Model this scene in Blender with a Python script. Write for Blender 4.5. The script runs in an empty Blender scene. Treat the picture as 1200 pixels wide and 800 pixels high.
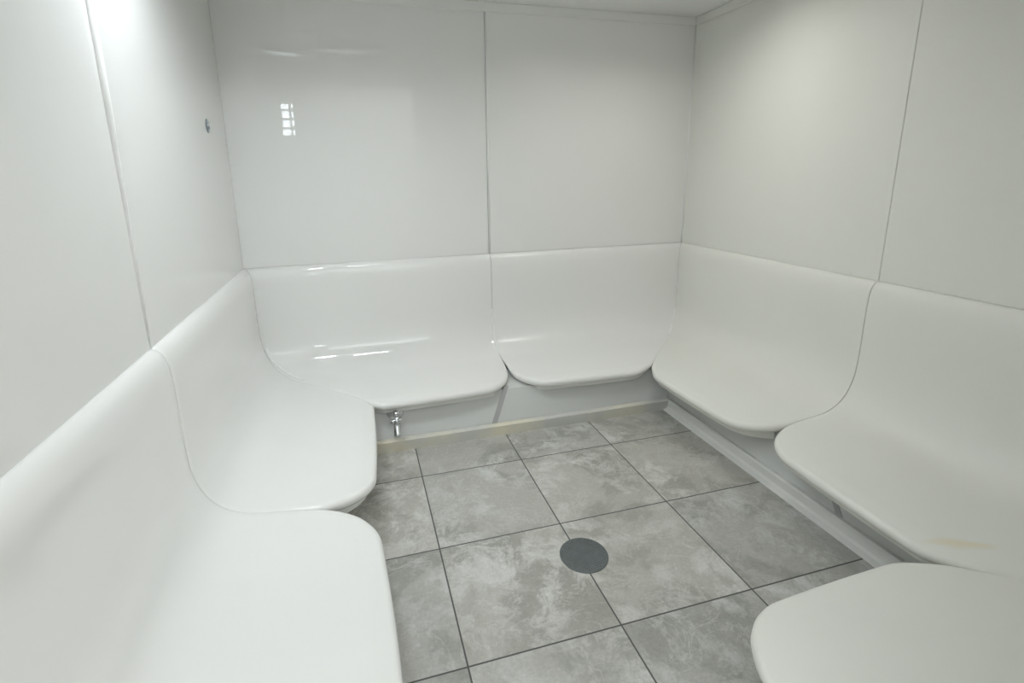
import bpy, bmesh, math, random
from mathutils import Vector
random.seed(4)
C = bpy.context.scene.collection
sc = bpy.context.scene
S = 0.6                                   # one floor tile, in metres; layout below is in tiles
XL, XR, Y, YN = -1.671, 3.973, 3.758, -1.84   # left / right / back / near wall planes
H, HC = 1.835, 4.711                      # top of backrests, ceiling
SB, SS = 1.171, 0.942                     # module joints: back wall (x), side walls (y)

# ---------------- camera ----------------
cd = bpy.data.cameras.new('camera'); cam = bpy.data.objects.new('camera', cd); C.objects.link(cam)
cam.location = (-0.448*S, -2.354*S, 2.813*S)
cam.rotation_euler = (1.343, 0.017, -0.271)
cd.sensor_width = 36; cd.lens = 591.9/1200*36
cd.shift_x = 0.01776; cd.shift_y = -0.04925; cd.clip_start = 0.02
sc.camera = cam

# ---------------- world, lights, exposure ----------------
w = bpy.data.worlds.new('world'); sc.world = w; w.use_nodes = True
w.node_tree.nodes['Background'].inputs[0].default_value = (0.75, 0.87, 1.0, 1)
w.node_tree.nodes['Background'].inputs[1].default_value = 0.6
sc.view_settings.view_transform = 'Standard'; sc.view_settings.look = 'None'
sc.view_settings.exposure = 0.05; sc.view_settings.gamma = 1; sc.view_settings.use_curve_mapping = False

def area(name, loc, size, power, col, rot=(0, 0, 0), spread=180):
    l = bpy.data.lights.new(name, 'AREA'); l.shape = 'RECTANGLE'; l.size = size[0]*S; l.size_y = size[1]*S
    l.energy = power; l.color = col; l.spread = math.radians(spread)
    o = bpy.data.objects.new(name, l); C.objects.link(o)
    o.location = [c*S for c in loc]; o.rotation_euler = rot
    return o
area('outer_room_light', (1.0, -3.3, 5.12), (4.6, 2.0), 42, (0.95, 0.98, 1.0))

# ---------------- materials ----------------
def mat(name, col, rough=0.4, metal=0.0, bump=0.0, bscale=200, mottling=0.0, mscale=3.0, coat=0.0, spec=0.5, coat_rough=0.03):
    m = bpy.data.materials.new(name); m.use_nodes = True; nt = m.node_tree; b = nt.nodes['Principled BSDF']
    b.inputs['Base Color'].default_value = (*col, 1); b.inputs['Roughness'].default_value = rough
    b.inputs['Metallic'].default_value = metal; b.inputs['Coat Weight'].default_value = coat
    b.inputs['Coat Roughness'].default_value = coat_rough
    b.inputs['Specular IOR Level'].default_value = spec
    tc = nt.nodes.new('ShaderNodeTexCoord')
    if mottling:
        n = nt.nodes.new('ShaderNodeTexNoise'); n.inputs['Scale'].default_value = mscale; n.inputs['Detail'].default_value = 4
        nt.links.new(tc.outputs['Object'], n.inputs['Vector'])
        mx = nt.nodes.new('ShaderNodeMix'); mx.data_type = 'RGBA'
        mx.inputs['A'].default_value = (*[c*(1-mottling) for c in col], 1); mx.inputs['B'].default_value = (*[min(1, c*(1+mottling)) for c in col], 1)
        nt.links.new(n.outputs['Fac'], mx.inputs['Factor']); nt.links.new(mx.outputs['Result'], b.inputs['Base Color'])
    if bump:
        n = nt.nodes.new('ShaderNodeTexNoise'); n.inputs['Scale'].default_value = bscale; n.inputs['Detail'].default_value = 2
        nt.links.new(tc.outputs['Object'], n.inputs['Vector'])
        bp = nt.nodes.new('ShaderNodeBump'); bp.inputs['Strength'].default_value = bump; bp.inputs['Distance'].default_value = 0.002
        nt.links.new(n.outputs['Fac'], bp.inputs['Height']); nt.links.new(bp.outputs['Normal'], b.inputs['Normal'])
    return m
WHITE = (0.862, 0.86, 0.834)
M_gloss = mat('glossy_white_acrylic', WHITE, 0.02, bump=0.002, bscale=14, mottling=0.012)
M_satin = mat('satin_white_acrylic', WHITE, 0.24, bump=0.05, bscale=160, mottling=0.012)
M_shiny = mat('shiny_white_acrylic', WHITE, 0.22, bump=0.05, bscale=160, mottling=0.012, coat=1.0, coat_rough=0.13)
M_grain = mat('grained_white_acrylic', (0.83, 0.83, 0.775), 0.45, bump=0.10, bscale=260, mottling=0.015)
def stained():
    m = M_grain.copy(); m.name = 'grained_white_acrylic_with_stain'; nt = m.node_tree; N = nt.nodes.new; L = nt.links.new
    b = nt.nodes['Principled BSDF']; src = b.inputs['Base Color'].links[0].from_socket
    tc = N('ShaderNodeTexCoord'); mp = N('ShaderNodeMapping'); mp.vector_type = 'TEXTURE'
    mp.inputs['Location'].default_value = STAIN_LOC; mp.inputs['Scale'].default_value = STAIN_SIZE; mp.inputs['Rotation'].default_value = (0, 0, -0.6)
    L(tc.outputs['Object'], mp.inputs['Vector'])
    ns = N('ShaderNodeTexNoise'); ns.inputs['Scale'].default_value = 1.3; ns.inputs['Detail'].default_value = 4; L(mp.outputs[0], ns.inputs['Vector'])
    ln = N('ShaderNodeVectorMath'); ln.operation = 'LENGTH'; L(mp.outputs[0], ln.inputs[0])
    ad = N('ShaderNodeMath'); ad.operation = 'ADD'; L(ln.outputs['Value'], ad.inputs[0]); L(ns.outputs['Fac'], ad.inputs[1])
    r = N('ShaderNodeValToRGB'); r.color_ramp.elements[0].position = 0.55; r.color_ramp.elements[0].color = (0.75,)*3+(1,); r.color_ramp.elements[1].position = 1.0; r.color_ramp.elements[1].color = (0, 0, 0, 1)
    sc_ = N('ShaderNodeMath'); sc_.operation = 'MULTIPLY'; sc_.inputs[1].default_value = 0.7; L(ad.outputs[0], sc_.inputs[0]); L(sc_.outputs[0], r.inputs['Fac'])
    x = N('ShaderNodeMix'); x.data_type = 'RGBA'; L(r.outputs['Color'], x.inputs['Factor']); L(src, x.inputs['A']); x.inputs['B'].default_value = (0.80, 0.73, 0.55, 1)
    L(x.outputs['Result'], b.inputs['Base Color']); return m
STAIN_LOC = ((2.98-XR)*S, (-0.55-(SS+YN)/2)*S, 0.55*S); STAIN_SIZE = (0.24*S, 0.06*S, 0.1*S)
M_stained = stained()
M_wall = mat('wall_backing', (0.68, 0.68, 0.65), 0.7, mottling=0.02)
M_ceil = mat('ceiling_acrylic', (0.86, 0.86, 0.84), 0.45, bump=0.05, bscale=180, mottling=0.01)
M_kick = mat('plinth_gelcoat', (0.68, 0.69, 0.67), 0.42, bump=0.15, bscale=60, mottling=0.03, mscale=5)
M_seal = mat('white_sealant', (0.90, 0.90, 0.88), 0.3, mottling=0.02)
M_tape = mat('grey_joint_filler', (0.44, 0.44, 0.44), 0.6, mottling=0.03)
M_chrome = mat('chrome', (0.75, 0.77, 0.80), 0.18, metal=1.0, mottling=0.02)
M_steel = mat('dull_drain_metal', (0.17, 0.19, 0.195), 0.42, metal=0.55, mottling=0.25, mscale=25)
M_rim = mat('drain_rim_metal', (0.15, 0.168, 0.17), 0.4, metal=0.5, mottling=0.2, mscale=30)
M_dark = mat('dark_drain_cup', (0.02, 0.024, 0.025), 0.6, mottling=0.1)
M_grey = mat('grey_plastic', (0.26, 0.30, 0.33), 0.5, mottling=0.05)
M_frame = mat('window_frame_paint', (0.5, 0.52, 0.54), 0.4, mottling=0.02)

def baseboard_mat():
    m = mat('stained_sealed_curb', (0.70, 0.69, 0.64), 0.45); nt = m.node_tree; b = nt.nodes['Principled BSDF']
    tc = nt.nodes.new('ShaderNodeTexCoord'); n = nt.nodes.new('ShaderNodeTexNoise'); n.inputs['Scale'].default_value = 2.4; n.inputs['Detail'].default_value = 5
    r = nt.nodes.new('ShaderNodeValToRGB'); r.color_ramp.elements[0].position = 0.40; r.color_ramp.elements[1].position = 0.62
    r.color_ramp.elements[0].color = (0.62, 0.62, 0.59, 1); r.color_ramp.elements[1].color = (0.80, 0.755, 0.60, 1)
    nt.links.new(tc.outputs['Object'], n.inputs['Vector']); nt.links.new(n.outputs['Fac'], r.inputs['Fac']); nt.links.new(r.outputs['Color'], b.inputs['Base Color'])
    return m
M_curb = baseboard_mat()
M_curb_plain = mat('grey_white_curb', (0.76, 0.76, 0.73), 0.45, mottling=0.05, mscale=4)

def floor_mat():
    m = bpy.data.materials.new('slate_look_floor_tiles'); m.use_nodes = True; nt = m.node_tree; N = nt.nodes.new; L = nt.links.new
    b = nt.nodes['Principled BSDF']; tc = N('ShaderNodeTexCoord')
    sc_ = N('ShaderNodeVectorMath'); sc_.operation = 'SCALE'; sc_.inputs['Scale'].default_value = 1/S; L(tc.outputs['Object'], sc_.inputs[0])
    fl = N('ShaderNodeVectorMath'); fl.operation = 'FLOOR'; L(sc_.outputs[0], fl.inputs[0])
    fr = N('ShaderNodeVectorMath'); fr.operation = 'FRACTION'; L(sc_.outputs[0], fr.inputs[0])
    wn = N('ShaderNodeTexWhiteNoise'); wn.noise_dimensions = '3D'; L(fl.outputs[0], wn.inputs['Vector'])
    off = N('ShaderNodeVectorMath'); off.operation = 'SCALE'; off.inputs['Scale'].default_value = 9; L(wn.outputs['Color'], off.inputs[0])
    co = N('ShaderNodeVectorMath'); co.operation = 'ADD'; L(sc_.outputs[0], co.inputs[0]); L(off.outputs[0], co.inputs[1])
    def noise(scale, det, dist, rough=0.6):
        n = N('ShaderNodeTexNoise'); n.inputs['Scale'].default_value = scale; n.inputs['Detail'].default_value = det
        n.inputs['Distortion'].default_value = dist; n.inputs['Roughness'].default_value = rough; L(co.outputs[0], n.inputs['Vector']); return n
    def ramp(src, stops):
        r = N('ShaderNodeValToRGB'); e = r.color_ramp.elements
        while len(e) < len(stops): e.new(0.5)
        for k, (p, c) in enumerate(stops): e[k].position = p; e[k].color = (*c, 1)
        L(src, r.inputs['Fac']); return r
    def mix(f, a, b_, mode='MIX'):
        x = N('ShaderNodeMix'); x.data_type = 'RGBA'; x.blend_type = mode
        for s_, v in (('Factor', f), ('A', a), ('B', b_)):
            if isinstance(v, (int, float)): x.inputs[s_].default_value = v
            elif isinstance(v, tuple): x.inputs[s_].default_value = (*v, 1)
            else: L(v, x.inputs[s_])
        return x.outputs['Result']
    big = noise(1.6, 7, 0.5)
    base = ramp(big.outputs['Fac'], [(0.36, (0.34, 0.335, 0.30)), (0.47, (0.39, 0.383, 0.345)), (0.50, (0.45, 0.443, 0.405)), (0.60, (0.49, 0.48, 0.44)), (0.72, (0.41, 0.402, 0.362))])
    cl = noise(4.0, 10, 0.45, 0.76)
    cm = ramp(cl.outputs['Fac'], [(0.47, (0, 0, 0)), (0.54, (0.6,)*3), (0.62, (1,)*3)])
    reg = noise(1.1, 3, 0.6); rm = ramp(reg.outputs['Fac'], [(0.40, (0.12,)*3), (0.60, (1, 1, 1))])
    cmr = mix(1.0, cm.outputs['Color'], rm.outputs['Color'], 'MULTIPLY')
    col = mix(cmr, base.outputs['Color'], (0.66, 0.66, 0.63))
    wv = noise(2.2, 5, 0.9, 0.55)   # thin pale veins along cloud outlines
    vn = ramp(wv.outputs['Fac'], [(0.488, (0, 0, 0)), (0.5, (0.6,)*3), (0.514, (0, 0, 0))])
    col = mix(vn.outputs['Color'], col, (0.58, 0.575, 0.54))
    fine = noise(45, 3, 0, 0.7); fm = ramp(fine.outputs['Fac'], [(0.3, (0.90,)*3), (0.7, (1.08,)*3)])
    col = mix(1.0, col, fm.outputs['Color'], 'MULTIPLY')
    tint = ramp(wn.outputs['Value'], [(0, (0.93, 0.94, 0.95)), (1, (1.05, 1.04, 1.02))])
    col = mix(1.0, col, tint.outputs['Color'], 'MULTIPLY')
    # grout: distance to the nearest tile border
    sep = N('ShaderNodeSeparateXYZ'); L(fr.outputs[0], sep.inputs[0])
    def edge(o):
        a = N('ShaderNodeMath'); a.operation = 'SUBTRACT'; L(o, a.inputs[0]); a.inputs[1].default_value = 0.5
        ab = N('ShaderNodeMath'); ab.operation = 'ABSOLUTE'; L(a.outputs[0], ab.inputs[0]); return ab.outputs[0]
    mxn = N('ShaderNodeMath'); mxn.operation = 'MAXIMUM'; L(edge(sep.outputs[0]), mxn.inputs[0]); L(edge(sep.outputs[1]), mxn.inputs[1])
    gt = N('ShaderNodeMath'); gt.operation = 'GREATER_THAN'; L(mxn.outputs[0], gt.inputs[0]); gt.inputs[1].default_value = 0.4945
    col = mix(gt.outputs[0], col, (0.085, 0.085, 0.08))
    L(col, b.inputs['Base Color']); b.inputs['Roughness'].default_value = 0.42
    hm = N('ShaderNodeMath'); hm.operation = 'MULTIPLY_ADD'; L(gt.outputs[0], hm.inputs[0]); hm.inputs[1].default_value = -1.0; L(big.outputs['Fac'], hm.inputs[2])
    bp = N('ShaderNodeBump'); bp.inputs['Strength'].default_value = 0.35; bp.inputs['Distance'].default_value = 0.002
    L(hm.outputs[0], bp.inputs['Height']); L(bp.outputs['Normal'], b.inputs['Normal'])
    return m
M_floor = floor_mat()
def emit_mat(name, col, st):
    m = bpy.data.materials.new(name); m.use_nodes = True; b = m.node_tree.nodes['Principled BSDF']
    b.inputs['Base Color'].default_value = (0.8, 0.8, 0.8, 1); b.inputs['Emission Color'].default_value = (*col, 1); b.inputs['Emission Strength'].default_value = st
    return m
M_pane = emit_mat('daylit_window_pane', (0.88, 0.96, 1.0), 12)
M_lens = emit_mat('cool_lamp_diffuser', (0.92, 0.97, 1.0), 54)
M_lens_bright = emit_mat('bright_cool_lamp_diffuser', (0.86, 0.94, 1.0), 125)
M_fill_warm = emit_mat('added_warm_fill', (1.0, 0.99, 0.94), 48)  # made-up fill source that brightens the right half
M_skirt = mat('dark_added_skirt', (0.05, 0.05, 0.05), 0.6, mottling=0.03)  # near-black, so the added lamp skirts stay dim in the back wall

# ---------------- mesh helpers (tile units in, metres out) ----------------
def link(name, bm, m, parent=None, smooth=False):
    bmesh.ops.recalc_face_normals(bm, faces=bm.faces)
    if parent is not None:
        off = Vector(parent.location)/S
        for v in bm.verts: v.co -= off
    for v in bm.verts: v.co *= S
    me = bpy.data.meshes.new(name); bm.to_mesh(me); bm.free(); me.materials.append(m)
    if smooth:
        for p in me.polygons: p.use_smooth = True
    o = bpy.data.objects.new(name, me); C.objects.link(o)
    if parent is not None: o.parent = parent
    return o
def box(bm, a, b, bev=0.0):
    r = bmesh.ops.create_cube(bm, size=1); vs = r['verts']
    for v in vs:
        for k in range(3): v.co[k] = a[k] + (v.co[k]+0.5)*(b[k]-a[k])
    if bev:
        es = list({e for v in vs for e in v.link_edges})
        bmesh.ops.bevel(bm, geom=es, offset=bev, segments=2, affect='EDGES')
def tube(bm, pts, rad, seg=12, cap=True):
    rings = []; n = len(pts); P = [Vector(p) for p in pts]
    for i, p in enumerate(P):
        t = (P[min(i+1, n-1)]-P[max(i-1, 0)]).normalized()
        a = t.cross(Vector((0, 0, 1)))
        if a.length < 0.05: a = t.cross(Vector((1, 0, 0)))
        a.normalize(); b = t.cross(a)
        r = rad[i] if isinstance(rad, (list, tuple)) else rad
        rings.append([bm.verts.new(p + r*(math.cos(2*math.pi*k/seg)*a + math.sin(2*math.pi*k/seg)*b)) for k in range(seg)])
    for i in range(n-1):
        for k in range(seg):
            bm.faces.new((rings[i][k], rings[i][(k+1) % seg], rings[i+1][(k+1) % seg], rings[i+1][k]))
    if cap: bm.faces.new(rings[0][::-1]); bm.faces.new(rings[-1])
def prism(bm, poly, d):
    """closed polygon of points, pushed along vector d"""
    a = [bm.verts.new(Vector(p)) for p in poly]; b = [bm.verts.new(Vector(p)+Vector(d)) for p in poly]; n = len(a)
    bm.faces.new(a); bm.faces.new(b[::-1])
    for i in range(n): bm.faces.new((a[i], b[i], b[(i+1) % n], a[(i+1) % n]))
def struct(name, fn, m, parent=None, smooth=False):
    bm = bmesh.new(); fn(bm); o = link(name, bm, m, parent, smooth)
    if parent is None: o['kind'] = 'structure'
    return o
def thing(name, label, cat, loc, group=None):
    o = bpy.data.objects.new(name, None); C.objects.link(o); o.location = [c*S for c in loc]
    o.empty_display_size = 0.1
    o['label'] = label; o['category'] = cat
    if group: o['group'] = group
    return o
def part(name, fn, m, parent, smooth=False, label=None):
    bm = bmesh.new(); fn(bm); o = link(name, bm, m, parent, smooth)
    if label: o['label'] = label
    return o

# ---------------- room shell ----------------
OY, OZ, OXL = -4.6, 5.2, -3.6
T = 0.16; B = 0.03                                        # wall thickness, panel thickness
struct('floor', lambda bm: box(bm, (OXL-T, OY-T, -0.15), (XR+T+B, Y+T+B, 0)), M_floor)
struct('ceiling', lambda bm: box(bm, (XL-B-T, YN-T, HC), (XR+T+B, Y+T+B, HC+0.12)), M_ceil)
wb = struct('wall_back', lambda bm: box(bm, (XL-B-T, Y+B, 0), (XR+T+B, Y+B+T, HC)), M_wall)
wl = struct('wall_left', lambda bm: box(bm, (XL-B-T, YN-T, 0), (XL-B, Y+B, HC)), M_wall)
wr = struct('wall_right', lambda bm: box(bm, (XR+B, YN-T, 0), (XR+B+T, Y+B, HC)), M_wall)
wn = struct('wall_front', lambda bm: box(bm, (1.16, YN-T, 0), (XR+B, YN-B, HC)), M_satin)
G = 0.0012
def panel(bm, quad, nrm, bev=0.006):
    """flat slab: quad of (a0,z0,a1,z1) corner points in order, nrm points into the room; front face lies on the quad"""
    vs = [Vector(p) for p in quad]; d = Vector(nrm)*-B
    a = [bm.verts.new(p) for p in vs]; b = [bm.verts.new(p+d) for p in vs]
    f = bm.faces.new(a); bm.faces.new(b[::-1])
    for i in range(4): bm.faces.new((a[i], b[i], b[(i+1) % 4], a[(i+1) % 4]))
    bmesh.ops.bevel(bm, geom=list(f.edges), offset=bev, segments=3, affect='EDGES')
Hh = H - 0.002
TL = 0.0135*(SB-XL)                                       # the left back panel is hung a touch out of true
part('wall_panel', lambda bm: panel(bm, [(XL, Y-0.72*TL, Hh), (SB-G, Y+0.28*TL, Hh), (SB-G, Y+0.28*TL, HC), (XL, Y-0.72*TL, HC)], (0, -1, 0), 0.003), M_gloss, wb)
part('wall_panel', lambda bm: panel(bm, [(SB+G, Y, Hh), (XR, Y, Hh), (XR, Y, HC), (SB+G, Y, HC)], (0, -1, 0), 0.006), M_satin, wb)
for y0, y1 in ((YN-T, SS-G), (SS+G, Y)):
    part('wall_panel', lambda bm: panel(bm, [(XL, y0, Hh), (XL, y1, Hh), (XL, y1, HC), (XL, y0, HC)], (1, 0, 0), 0.002), M_shiny, wl)
    part('wall_panel', lambda bm: panel(bm, [(XR, y0, Hh), (XR, y1, Hh), (XR, y1, HC), (XR, y0, HC)], (-1, 0, 0), 0.004), M_grain, wr)
part('sealant_bead', lambda bm: tube(bm, [(XL-0.004, SS, z) for z in (Hh, 2.4, 3.2, HC)], [0.012, 0.016, 0.028, 0.030], 10), M_seal, wl, True, 'raised white sealant bead up the panel joint')
part('sealant_bead', lambda bm: tube(bm, [(SB+0.008, Y-0.002, z) for z in (Hh, 3.3, HC)], 0.010, 8), M_seal, wb, True)
part('sealant_bead', lambda bm: tube(bm, [(XR-0.002, Y-0.002, z) for z in (Hh, HC)], 0.009, 8), M_seal, wr, True)

# slim strip where walls meet the ceiling
def trim_bar(a, b):
    def f(bm): box(bm, a, b, 0.006)
    return f
struct('trim_1', trim_bar((XL, Y-0.022, HC-0.10), (XR, Y+0.02, HC)), M_satin)
struct('trim_2', trim_bar((XR-0.020, YN, HC-0.10), (XR, Y-0.022, HC)), M_grain)
struct('trim_3', trim_bar((XL, YN, HC-0.10), (XL+0.020, Y-0.022, HC)), M_satin)

# outer room behind the camera (open front of the steam room), with the window seen mirrored in the back wall
struct('wall_outer_left', lambda bm: box(bm, (OXL-T, OY, 0), (OXL, YN-T, OZ)), M_satin)
struct('wall_outer_right', lambda bm: box(bm, (XR+B, OY, 0), (XR+B+T, YN-T, OZ)), M_satin)
struct('wall_outer_side', lambda bm: box(bm, (OXL, YN-T, 0), (XL-B-T, YN, OZ)), M_satin)
struct('wall_outer_top', lambda bm: box(bm, (XL-B-T, YN-T, HC+0.12), (XR+B+T, YN, OZ)), M_satin)
struct('ceiling_outer', lambda bm: box(bm, (OXL-T, OY-T, OZ), (XR+B+T, YN, OZ+0.12)), M_ceil)
WX0, WX1, WZ0, WZ1 = -1.80, -1.46, 3.83, 4.66
def rearwall(bm):
    box(bm, (OXL, OY-T, 0), (WX0, OY, OZ)); box(bm, (WX1, OY-T, 0), (XR+B+T, OY, OZ))
    box(bm, (WX0, OY-T, 0), (WX1, OY, WZ0)); box(bm, (WX0, OY-T, WZ1), (WX1, OY, OZ))
struct('wall_outer_rear', rearwall, M_satin)
win = struct('window_1', lambda bm: [box(bm, (WX0, OY-0.06, WZ0), (WX0+0.03, OY+0.01, WZ1)), box(bm, (WX1-0.03, OY-0.06, WZ0), (WX1, OY+0.01, WZ1)),
        box(bm, (WX0+0.03, OY-0.06, WZ0), (WX1-0.03, OY+0.01, WZ0+0.03)), box(bm, (WX0+0.03, OY-0.06, WZ1-0.03), (WX1-0.03, OY+0.01, WZ1))], M_frame)
def mullions(bm):
    xm = WX0 + 0.70*(WX1-WX0)
    box(bm, (xm-0.026, OY-0.05, WZ0+0.03), (xm+0.026, OY, WZ1-0.03))
    for k in (0.25, 0.52, 0.78):
        z = WZ0 + k*(WZ1-WZ0); box(bm, (WX0+0.03, OY-0.045, z-0.028), (WX1-0.03, OY-0.005, z+0.028))
part('mullions', mullions, M_frame, win)
part('pane', lambda bm: box(bm, (WX0+0.01, OY-0.10, WZ0+0.01), (WX1-0.01, OY-0.08, WZ1-0.01)), M_pane, win)

# curbs along the floor
KB, KS = 2.53, 0.93
struct('baseboard_back', lambda bm: prism(bm, [(XL+KS, KB+0.04, 0), (XL+KS, KB, 0), (XL+KS, KB-0.004, 0.112), (XL+KS, KB+0.012, 0.128), (XL+KS, KB+0.05, 0.128)], (XR-KS-XL-KS+0.02, 0, 0)), M_curb)
struct('baseboard_right', lambda bm: prism(bm, [(XR-KS+0.04, YN+KS, 0), (XR-KS-0.058, YN+KS, 0), (XR-KS-0.054, YN+KS, 0.008), (XR-KS-0.014, YN+KS, 0.022), (XR-KS, YN+KS, 0.045), (XR-KS, YN+KS, 0.112), (XR-KS+0.012, YN+KS, 0.128), (XR-KS+0.05, YN+KS, 0.128)], (0, KB-YN-KS, 0)), M_curb_plain)
struct('baseboard_left', lambda bm: prism(bm, [(XL+KS-0.04, YN-T, 0), (XL+KS, YN-T, 0), (XL+KS, YN-T, 0.112), (XL+KS-0.012, YN-T, 0.128), (XL+KS-0.05, YN-T, 0.128)], (0, KB-YN+T, 0)), M_curb_plain)
struct('baseboard_front', lambda bm: prism(bm, [(1.30, YN+KS-0.04, 0), (1.30, YN+KS, 0), (1.30, YN+KS, 0.112), (1.30, YN+KS-0.012, 0.128), (1.30, YN+KS-0.05, 0.128)], (XR-KS-1.30, 0, 0)), M_curb_plain)

# ---------------- moulded bench modules ----------------
PROF = [(0.0, 1.834), (0.014, 1.832), (0.031, 1.823), (0.048, 1.806), (0.064, 1.780), (0.077, 1.742), (0.086, 1.69), (0.091, 1.60), (0.094, 1.42), (0.094, 1.22), (0.099, 1.07),
        (0.116, 0.945), (0.150, 0.845), (0.205, 0.755), (0.285, 0.685), (0.385, 0.640), (0.50, 0.617), (0.66, 0.600), (0.84, 0.583), (1.0, 0.568), (1.13, 0.553), (1.22, 0.535)]
def catmull(P, n):
    out = []
    for i in range(len(P)-1):
        p0, p1, p2, p3 = P[max(i-1, 0)], P[i], P[i+1], P[min(i+2, len(P)-1)]
        for k in range(n):
            t = k/n
            out.append(tuple(0.5*((2*p1[c])+(-p0[c]+p2[c])*t+(2*p0[c]-5*p1[c]+4*p2[c]-p3[c])*t*t+(-p0[c]+3*p1[c]-3*p2[c]+p3[c])*t**3) for c in (0, 1)))
    out.append(P[-1]); return out
def prof_z(u):
    for a, b in zip(PROF, PROF[1:]):
        if a[0] <= u <= b[0]: return a[1]+(b[1]-a[1])*(u-a[0])/(b[0]-a[0]) if b[0] > a[0] else a[1]
    return PROF[-1][1]
UM = 1.22
def rad(u):
    t = min(1, max(0, (u-0.55)/0.50)); t = t*t*(3-2*t)
    return 0.0015 + 0.0045*min(1, max(0, u/0.08)) + (0.042-0.006)*t
def us_(u, um): return u if u < 0.5 else 0.5+(u-0.5)*(um-0.5)/(UM-0.5)
def bound(u, e, um=1.22):
    """distance of the module's end from its nominal end line at depth u; e = dict(m=mitre slope, uc, r, gap)"""
    m = e.get('m', 0); k = min(1, max(0, (u-0.35)/0.5)) if m else 0; k = k*k*(3-2*k)
    s = ((1+(m-1)*k)*us_(u, um) - 0.006*(1-k) if m else 0) + e.get('gap', 0.0015)
    uc, r = e.get('uc', 0.80), e.get('r', 0.34)
    if u > uc:
        q = min(1, (u-uc)/(UM-uc)); s += r*(1-math.sqrt(max(0, 1-q**2.2)))
    if e.get('wedge') and u > 0.52: s += e['wedge']*min(1, (u-0.52)/0.35)
    return s
def shell_fn(org, along, inward, W, e0, e1, bow=0.07, um=1.22):
    org, A, I = Vector(org), Vector(along), Vector(inward)
    rows = [p for p in catmull(PROF, 3) if p[0] <= 1.05]
    k = 16; u0 = rows[-1][0]
    for i in range(1, k+1):
        u = u0 + (UM-u0)*math.sin(math.pi/2*i/k); rows.append((u, prof_z(u)))
    NS = 56
    def P(u, z, f):
        r = rad(u); a = bound(u, e0, um)+r; b = W-bound(u, e1, um)-r
        s = a+(b-a)*f
        c = 2*s/W-1; t = min(1, max(0, (u-0.3)/0.8)); d = bow*(1-c*c)*t*t
        uu = us_(u, um) - (r if u > 1.05 else r*max(0, (u-0.6)/0.45)) + d
        return org + A*s + I*uu + Vector((0, 0, z))
    def fn(bm):
        g = [[P(u, z, 0.5-0.5*math.cos(math.pi*(0.08+0.84*j/NS)) if False else j/NS) for j in range(NS+1)] for u, z in rows]
        nr = len(rows)
        def nrm(i, j):
            du = g[min(i+1, nr-1)][j]-g[max(i-1, 0)][j]; dv = g[i][min(j+1, NS)]-g[i][max(j-1, 0)]
            n = du.cross(dv).normalized()
            ref = I + Vector((0, 0, 1)); return n if n.dot(ref) > 0 else -n
        nn = [[nrm(i, j) for j in range(NS+1)] for i in range(nr)]
        for i in range(nr-4, nr):                          # degenerate crowding by the rounded corners
            for j in range(NS+1):
                nn[i][j] = Vector((I.x*0.16, I.y*0.16, 1)).normalized()
        top = [[bm.verts.new(g[i][j]) for j in range(NS+1)] for i in range(nr)]
        bot = [[bm.verts.new(g[i][j]-nn[i][j]*2*rad(rows[i][0])) for j in range(NS+1)] for i in range(nr)]
        for i in range(nr-1):
            for j in range(NS):
                bm.faces.new((top[i][j], top[i][j+1], top[i+1][j+1], top[i+1][j]))
                bm.faces.new((bot[i][j], bot[i+1][j], bot[i+1][j+1], bot[i][j+1]))
        loop = [(i, 0) for i in range(nr)] + [(nr-1, j) for j in range(1, NS)] + [(i, NS) for i in range(nr-1, -1, -1)] + [(0, j) for j in range(NS-1, 0, -1)]
        n = len(loop); rings = []
        pts = [g[i][j] for i, j in loop]; cen = sum(pts, Vector())/n
        outs = []
        for q in range(n):
            i, j = loop[q]; t = pts[(q+1) % n]-pts[q-1]
            # corners: average
            o = t.cross(nn[i][j]).normalized(); outs.append(o)
        # consistent outward sign: test at front middle
        mid = nr + NS//2
        if outs[mid].dot(I) < 0: outs = [-o for o in outs]
        TH = [math.pi*k_/8 for k_ in range(1, 8)]
        prev = [top[i][j] for i, j in loop]
        for th in TH:
            ring = []
            for q in range(n):
                i, j = loop[q]; r = rad(rows[i][0])
                ring.append(bm.verts.new(pts[q] + outs[q]*r*math.sin(th) - nn[i][j]*r*(1-math.cos(th))))
            for q in range(n): bm.faces.new((prev[q], prev[(q+1) % n], ring[(q+1) % n], ring[q]))
            prev = ring
        last = [bot[i][j] for i, j in loop]
        for q in range(n): bm.faces.new((prev[q], prev[(q+1) % n], last[(q+1) % n], last[q]))
    def front(inset, f):
        """point on the front outline, pulled back by inset"""
        return P(UM, PROF[-1][1], f) - I*inset
    return fn, P, front
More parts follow.
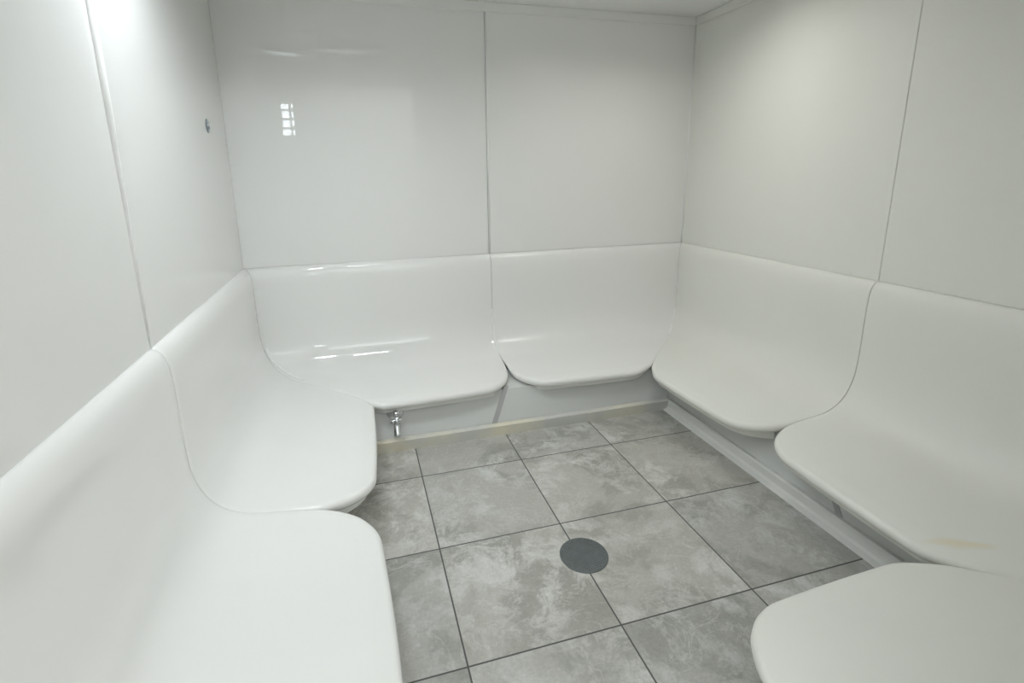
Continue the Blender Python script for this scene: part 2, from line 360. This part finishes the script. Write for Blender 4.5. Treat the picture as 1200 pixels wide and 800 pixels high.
def module(name_label, org, along, inward, W, e0, e1, mtl, kick=None, base=None, group='moulded bench modules round the steam room', bow=0.07, um=1.22):
    A, I = Vector(along), Vector(inward)
    o3 = Vector(org)
    t = thing('bench_module', name_label, 'bench', tuple(o3 + A*W/2), group)
    fn, P, front = shell_fn((0, 0, 0), along, inward, W, e0, e1, bow, um)
    fnw, Pw, frontw = shell_fn(org, along, inward, W, e0, e1, bow, um)
    part('seat_shell', fnw, mtl, t, True)
    # flange under the lip, following the rounded front
    def flange(bm):
        N = 40; path = []
        lo, hi = 0.93, UM
        for i in range(10):
            u = lo + (hi-lo)*math.sin(math.pi/2*i/10); path.append(Pw(u, 0, 0.0))
        for j in range(N+1): path.append(Pw(UM, 0, j/N))
        for i in range(9, -1, -1):
            u = lo + (hi-lo)*math.sin(math.pi/2*i/10); path.append(Pw(u, 0, 1.0))
        mid = o3 + A*W/2 + I*0.9
        n = len(path); rr = []
        for k_, p in enumerate(path):
            tv = path[min(k_+1, n-1)]-path[max(k_-1, 0)]; tv.z = 0
            if tv.length < 1e-6: tv = A.copy()
            tv.normalize(); nn_ = Vector((tv.y, -tv.x, 0))
            if nn_.dot(p-mid) > 0: nn_ = -nn_                    # inward
            q0 = Vector((p.x, p.y, 0)) + nn_*0.028; q1 = q0 + nn_*0.04
            rr.append([bm.verts.new((q0.x, q0.y, 0.47)), bm.verts.new((q0.x, q0.y, 0.405)), bm.verts.new((q1.x, q1.y, 0.395)), bm.verts.new((q1.x, q1.y, 0.47))])
        for a, b in zip(rr, rr[1:]):
            for k_ in range(4): bm.faces.new((a[k_], a[(k_+1) % 4], b[(k_+1) % 4], b[k_]))
        bm.faces.new(rr[0]); bm.faces.new(rr[-1][::-1])
    part('lip_flange', flange, mtl, t, False)
    if kick: part('plinth_panel', kick, M_kick, t, False, 'grey-white plinth panel under the seat')
    return t

def kick_back(x0b, x1b, x0t, x1t):
    ys = [(KB+0.025, 0), (KB+0.185, 0.455), (KB+0.60, 0.515)]
    def f(bm):
        xs = [(x0b, x1b), (x0t, x1t), (x0t, x1t)]
        fr = [[bm.verts.new((x, y, z)) for x in xx] for xx, (y, z) in zip(xs, ys)]
        bk = [[bm.verts.new((x, y+0.03, z-0.012)) for x in xx] for xx, (y, z) in zip(xs, ys)]
        for g_ in (fr, bk):
            for a, b in zip(g_, g_[1:]): bm.faces.new((a[0], a[1], b[1], b[0]))
        per = lambda g_: [g_[0][0], g_[1][0], g_[2][0], g_[2][1], g_[1][1], g_[0][1]]
        p, q = per(fr), per(bk)
        for k_ in range(6): bm.faces.new((p[k_], p[(k_+1) % 6], q[(k_+1) % 6], q[k_]))
    return f
def kick_side(xf, dx, y0b, y1b, y0t, y1t):
    return lambda bm: prism(bm, [(xf, y0b, 0), (xf, y1b, 0), (xf+dx*0.1, y1t, 0.52), (xf+dx*0.1, y0t, 0.52)], (dx*0.03, 0, 0))

g = 'moulded bench modules round the steam room'
JB0, JB1 = 0.83, 1.05          # slanted joint in the back plinth (bottom x, top x)
JR0, JR1 = 0.20, 0.60          # slanted joint in the right plinth (bottom y, top y)
XK, XLK = XR-KS+0.02, XL+KS-0.02
seam = dict(); wedge = dict(wedge=0.014, uc=0.82, r=0.32)
mR = dict(m=1.0, uc=0.86, r=0.20); mL_back = dict(m=1.13, uc=1.05, r=0.06); mL_side = dict(m=0.86, uc=1.02, r=0.10)
back_left = module('glossy white moulded bench on the left half of the back wall, above the chrome tap', (XL, Y, 0), (1, 0, 0), (0, -1, 0), SB-XL, mL_back, wedge, M_gloss, kick_back(XLK, JB0-0.02, XLK, JB1-0.02), um=1.135)
back_right = module('white moulded bench on the back wall, right half, reaching into the far right corner', (SB, Y, 0), (1, 0, 0), (0, -1, 0), XR-SB, wedge, mR, M_satin, kick_back(JB0+0.02, XK, JB1+0.02, XK+0.1), um=1.135)
right_far = module('cream-white moulded bench on the right wall, the far one touching the corner', (XR, SS, 0), (0, 1, 0), (-1, 0, 0), Y-SS, seam, mR, M_grain, kick_side(XK, 1, JR0+0.02, KB+0.025, JR1+0.02, KB+0.2), um=1.165)
right_near = module('moulded bench on the right wall, the near one with a yellow-brown stain on its edge', (XR, YN, 0), (0, 1, 0), (-1, 0, 0), SS-YN, mR, seam, M_stained, kick_side(XK, 1, YN+KS, JR0-0.02, YN+KS, JR1-0.02), um=1.165)
left_far = module('white moulded bench on the left wall, the far one tucked into the back corner', (XL, SS, 0), (0, 1, 0), (1, 0, 0), Y-SS, seam, mL_side, M_shiny, kick_side(XLK, -1, SS+0.082, KB+0.025, SS+0.082, KB+0.2))
left_near = module('large white moulded bench on the left wall, nearest, cut off at the bottom left', (XL, YN-0.12, 0), (0, 1, 0), (1, 0, 0), SS-YN+0.12, dict(r=0.2), seam, M_shiny, kick_side(XLK, -1, YN-0.12, SS+0.08, YN-0.12, SS+0.08))
near = module('white moulded bench end with a rounded corner at the bottom right of the photo', (1.16, YN, 0), (1, 0, 0), (0, 1, 0), XR-1.16, dict(uc=0.74, r=0.42), mR, M_grain,
              lambda bm: prism(bm, [(1.32, YN+KS-0.02, 0), (XK, YN+KS-0.02, 0), (XK, YN+KS-0.1, 0.52), (1.32, YN+KS-0.1, 0.52)], (0, -0.03, 0)), um=1.275)

# upright moulded end closing the near bench by the doorway
part('end_panel', lambda bm: box(bm, (1.30, YN, 0), (1.33, YN+KS-0.05, 0.50)), M_kick, near)

# slanted grey filler in the plinth joints
def strip(bm, a, b, wv, dv):
    a, b, wv = Vector(a), Vector(b), Vector(wv)
    prism(bm, [a-wv, a+wv, b+wv*0.9, b-wv*0.9], dv)
part('joint_filler', lambda bm: strip(bm, (JB0+0.22*(JB1-JB0), KB+0.054, 0.10), (JB1+0.012, KB+0.186, 0.480), (0.030, 0, 0), (0, 0.03, 0)), M_tape, back_left, False, 'darker grey slanted strip of joint filler')
part('joint_filler', lambda bm: strip(bm, (XK+0.012, JR0+0.19*(JR1-JR0), 0.10), (XK+0.083, JR0+0.9*(JR1-JR0), 0.47), (0, 0.030, 0), (0.03, 0, 0)), M_tape, right_far, False, 'darker grey slanted strip of joint filler')

# white sealant beads in the lower curve of the joints
def bead(org, inward, side, mslope, u0, u1, wob=0.003):
    org, I, A = Vector(org), Vector(inward), Vector(side)
    pts = []; rs = []
    P_ = [p for p in catmull(PROF, 4) if u0 <= p[0] <= u1 and p[1] < 1.25]
    for k_, (u, z) in enumerate(P_):
        pts.append(org + I*u + A*(mslope*u + random.uniform(-wob, wob)) + Vector((0, 0, z-0.001)))
        rs.append(0.015*(0.35 if k_ in (0, len(P_)-1) else 1)*random.uniform(0.75, 1.2))
    return lambda bm: tube(bm, pts, rs, 8)
part('sealant_bead', bead((SB, Y, 0), (0, -1, 0), (1, 0, 0), 0, 0.095, 0.46, 0.004), M_seal, back_right, True, 'ragged white sealant bead')
part('sealant_bead', bead((XR, Y, 0), (0, -1, 0), (-1, 0, 0), 1.0, 0.12, 0.42), M_seal, right_far, True, 'white sealant bead')
part('sealant_bead', bead((XL, Y, 0), (0, -1, 0), (1, 0, 0), 1.14, 0.12, 0.50), M_seal, left_far, True, 'white sealant bead')

# ---------------- chrome tap under the back bench ----------------
tx, ty = -0.178, KB
tap = thing('hose_tap', 'small chrome tap on the plinth under the left back bench', 'tap', (tx, ty, 0.30))
part('flange_plate', lambda bm: tube(bm, [(tx, ty+0.150, 0.385), (tx, ty+0.126, 0.385), (tx, ty+0.116, 0.385)], [0.085, 0.085, 0.074], 28), M_chrome, tap, True)
part('body', lambda bm: (tube(bm, [(tx, ty+0.12, 0.40), (tx, ty-0.01, 0.40), (tx, ty-0.045, 0.395), (tx, ty-0.062, 0.375), (tx, ty-0.066, 0.345)], [0.026, 0.026, 0.027, 0.028, 0.028], 20),), M_chrome, tap, True)
part('spout', lambda bm: tube(bm, [(tx, ty-0.066, 0.350), (tx, ty-0.066, 0.325), (tx, ty-0.066, 0.322), (tx, ty-0.066, 0.25), (tx, ty-0.066, 0.247), (tx, ty-0.066, 0.225)], [0.028, 0.028, 0.034, 0.034, 0.039, 0.039], 24), M_chrome, tap, True)
part('handle', lambda bm: (tube(bm, [(tx, ty-0.045, 0.40), (tx, ty-0.045, 0.452)], 0.013, 14), tube(bm, [(tx-0.062, ty-0.050, 0.372), (tx-0.050, ty-0.050, 0.372), (tx, ty-0.050, 0.376), (tx+0.050, ty-0.050, 0.380), (tx+0.062, ty-0.050, 0.380)], [0.013, 0.020, 0.013, 0.020, 0.013], 14), tube(bm, [(tx, ty-0.045, 0.448), (tx, ty-0.045, 0.466)], [0.024, 0.020], 16)), M_chrome, tap, True)

# ---------------- round floor drain ----------------
dx, dy, dr = 1.035, 0.622, 0.182
dn = thing('floor_drain', 'round dark metal drain cover with square perforations set in the floor tiles', 'drain', (dx, dy, 0))
def ringf(bm, r0, r1, z0, z1, n=64):
    prof = [(r0, z0), (r1, z0), (r1, z1*0.6), (r1-0.004, z1), (r0, z1)]
    R_ = [[bm.verts.new((dx+r*math.cos(2*math.pi*k/n), dy+r*math.sin(2*math.pi*k/n), z)) for r, z in prof] for k in range(n)]
    for k in range(n):
        a, b = R_[k], R_[(k+1) % n]
        for q in range(5): bm.faces.new((a[q], a[(q+1) % 5], b[(q+1) % 5], b[q]))
part('rim', lambda bm: ringf(bm, dr-0.022, dr, 0.0005, 0.007), M_rim, dn)
part('cup', lambda bm: tube(bm, [(dx, dy, 0.0004), (dx, dy, 0.0012)], dr-0.012, 48), M_dark, dn)
def grate(bm):
    R_ = dr-0.020; p = 0.0195; a = math.radians(8)
    ca, sa = math.cos(a), math.sin(a)
    n = int(R_/p)
    for k in range(-n, n+1):
        c = k*p; h = math.sqrt(max(0, R_*R_-c*c))
        if h < 0.01: continue
        for ax in (0, 1):
            q = [(-h, c-0.0060), (h, c-0.0060), (h, c+0.0060), (-h, c+0.0060)]
            if ax: q = [(y_, x_) for x_, y_ in q]
            prism(bm, [(dx+x_*ca-y_*sa, dy+x_*sa+y_*ca, 0.0025+0.0002*ax) for x_, y_ in q], (0, 0, 0.0033))
part('grate', grate, M_steel, dn)

# ---------------- small fitting on the left wall ----------------
fy, fz = 3.016, 3.287
fit = thing('wall_plug', 'tiny grey oval fitting high on the left wall near the back corner', 'wall fitting', (XL, fy, fz))
def oval(bm, ry, rz, x0, x1, n=28):
    a = [bm.verts.new((x0, fy+ry*math.cos(2*math.pi*k/n), fz+rz*math.sin(2*math.pi*k/n))) for k in range(n)]
    b = [bm.verts.new((x1, fy+ry*0.86*math.cos(2*math.pi*k/n), fz+rz*0.9*math.sin(2*math.pi*k/n))) for k in range(n)]
    bm.faces.new(a); bm.faces.new(b[::-1])
    for k in range(n): bm.faces.new((a[k], b[k], b[(k+1) % n], a[(k+1) % n]))
part('base_plate', lambda bm: oval(bm, 0.062, 0.064, XL-0.001, XL+0.006), M_grey, fit)
part('probe', lambda bm: oval(bm, 0.022, 0.022, XL+0.005, XL+0.022), M_frame, fit)

# ---------------- ceiling lamps (just above the frame; the warm right one is added fill) ----------------
for x0, x1, LY0, LY1, lens, lab in ((-0.66, 0.02, 1.34, 1.60, M_lens, 'long ceiling lamp of cool light with added skirts, left of the room middle'), (-1.38, -1.02, 1.02, 1.26, M_lens_bright, 'short ceiling lamp with added skirts, nearest the left wall'), (2.25, 2.90, 1.95, 2.21, M_fill_warm, 'added skirted ceiling lamp of warm fill light towards the right wall')):
    lp = thing('ceiling_lamp', lab, 'ceiling lamp', ((x0+x1)/2, (LY0+LY1)/2, HC), 'ceiling lamps')
    def added_skirt(bm):  # unseen skirts added to keep the diffuser's light and mirror image off walls
        zb = HC-0.10; t_ = 0.025
        box(bm, (x0-t_, LY0-t_, zb), (x1+t_, LY0, HC)); box(bm, (x0-t_, LY1, zb), (x1+t_, LY1+t_, HC))
        box(bm, (x0-t_, LY0, zb), (x0, LY1, HC)); box(bm, (x1, LY0, zb), (x1+t_, LY1, HC))
    part('added_skirt', added_skirt, M_skirt, lp)
    part('diffuser', lambda bm: box(bm, (x0, LY0, HC-0.03), (x1, LY1, HC-0.015)), lens, lp)
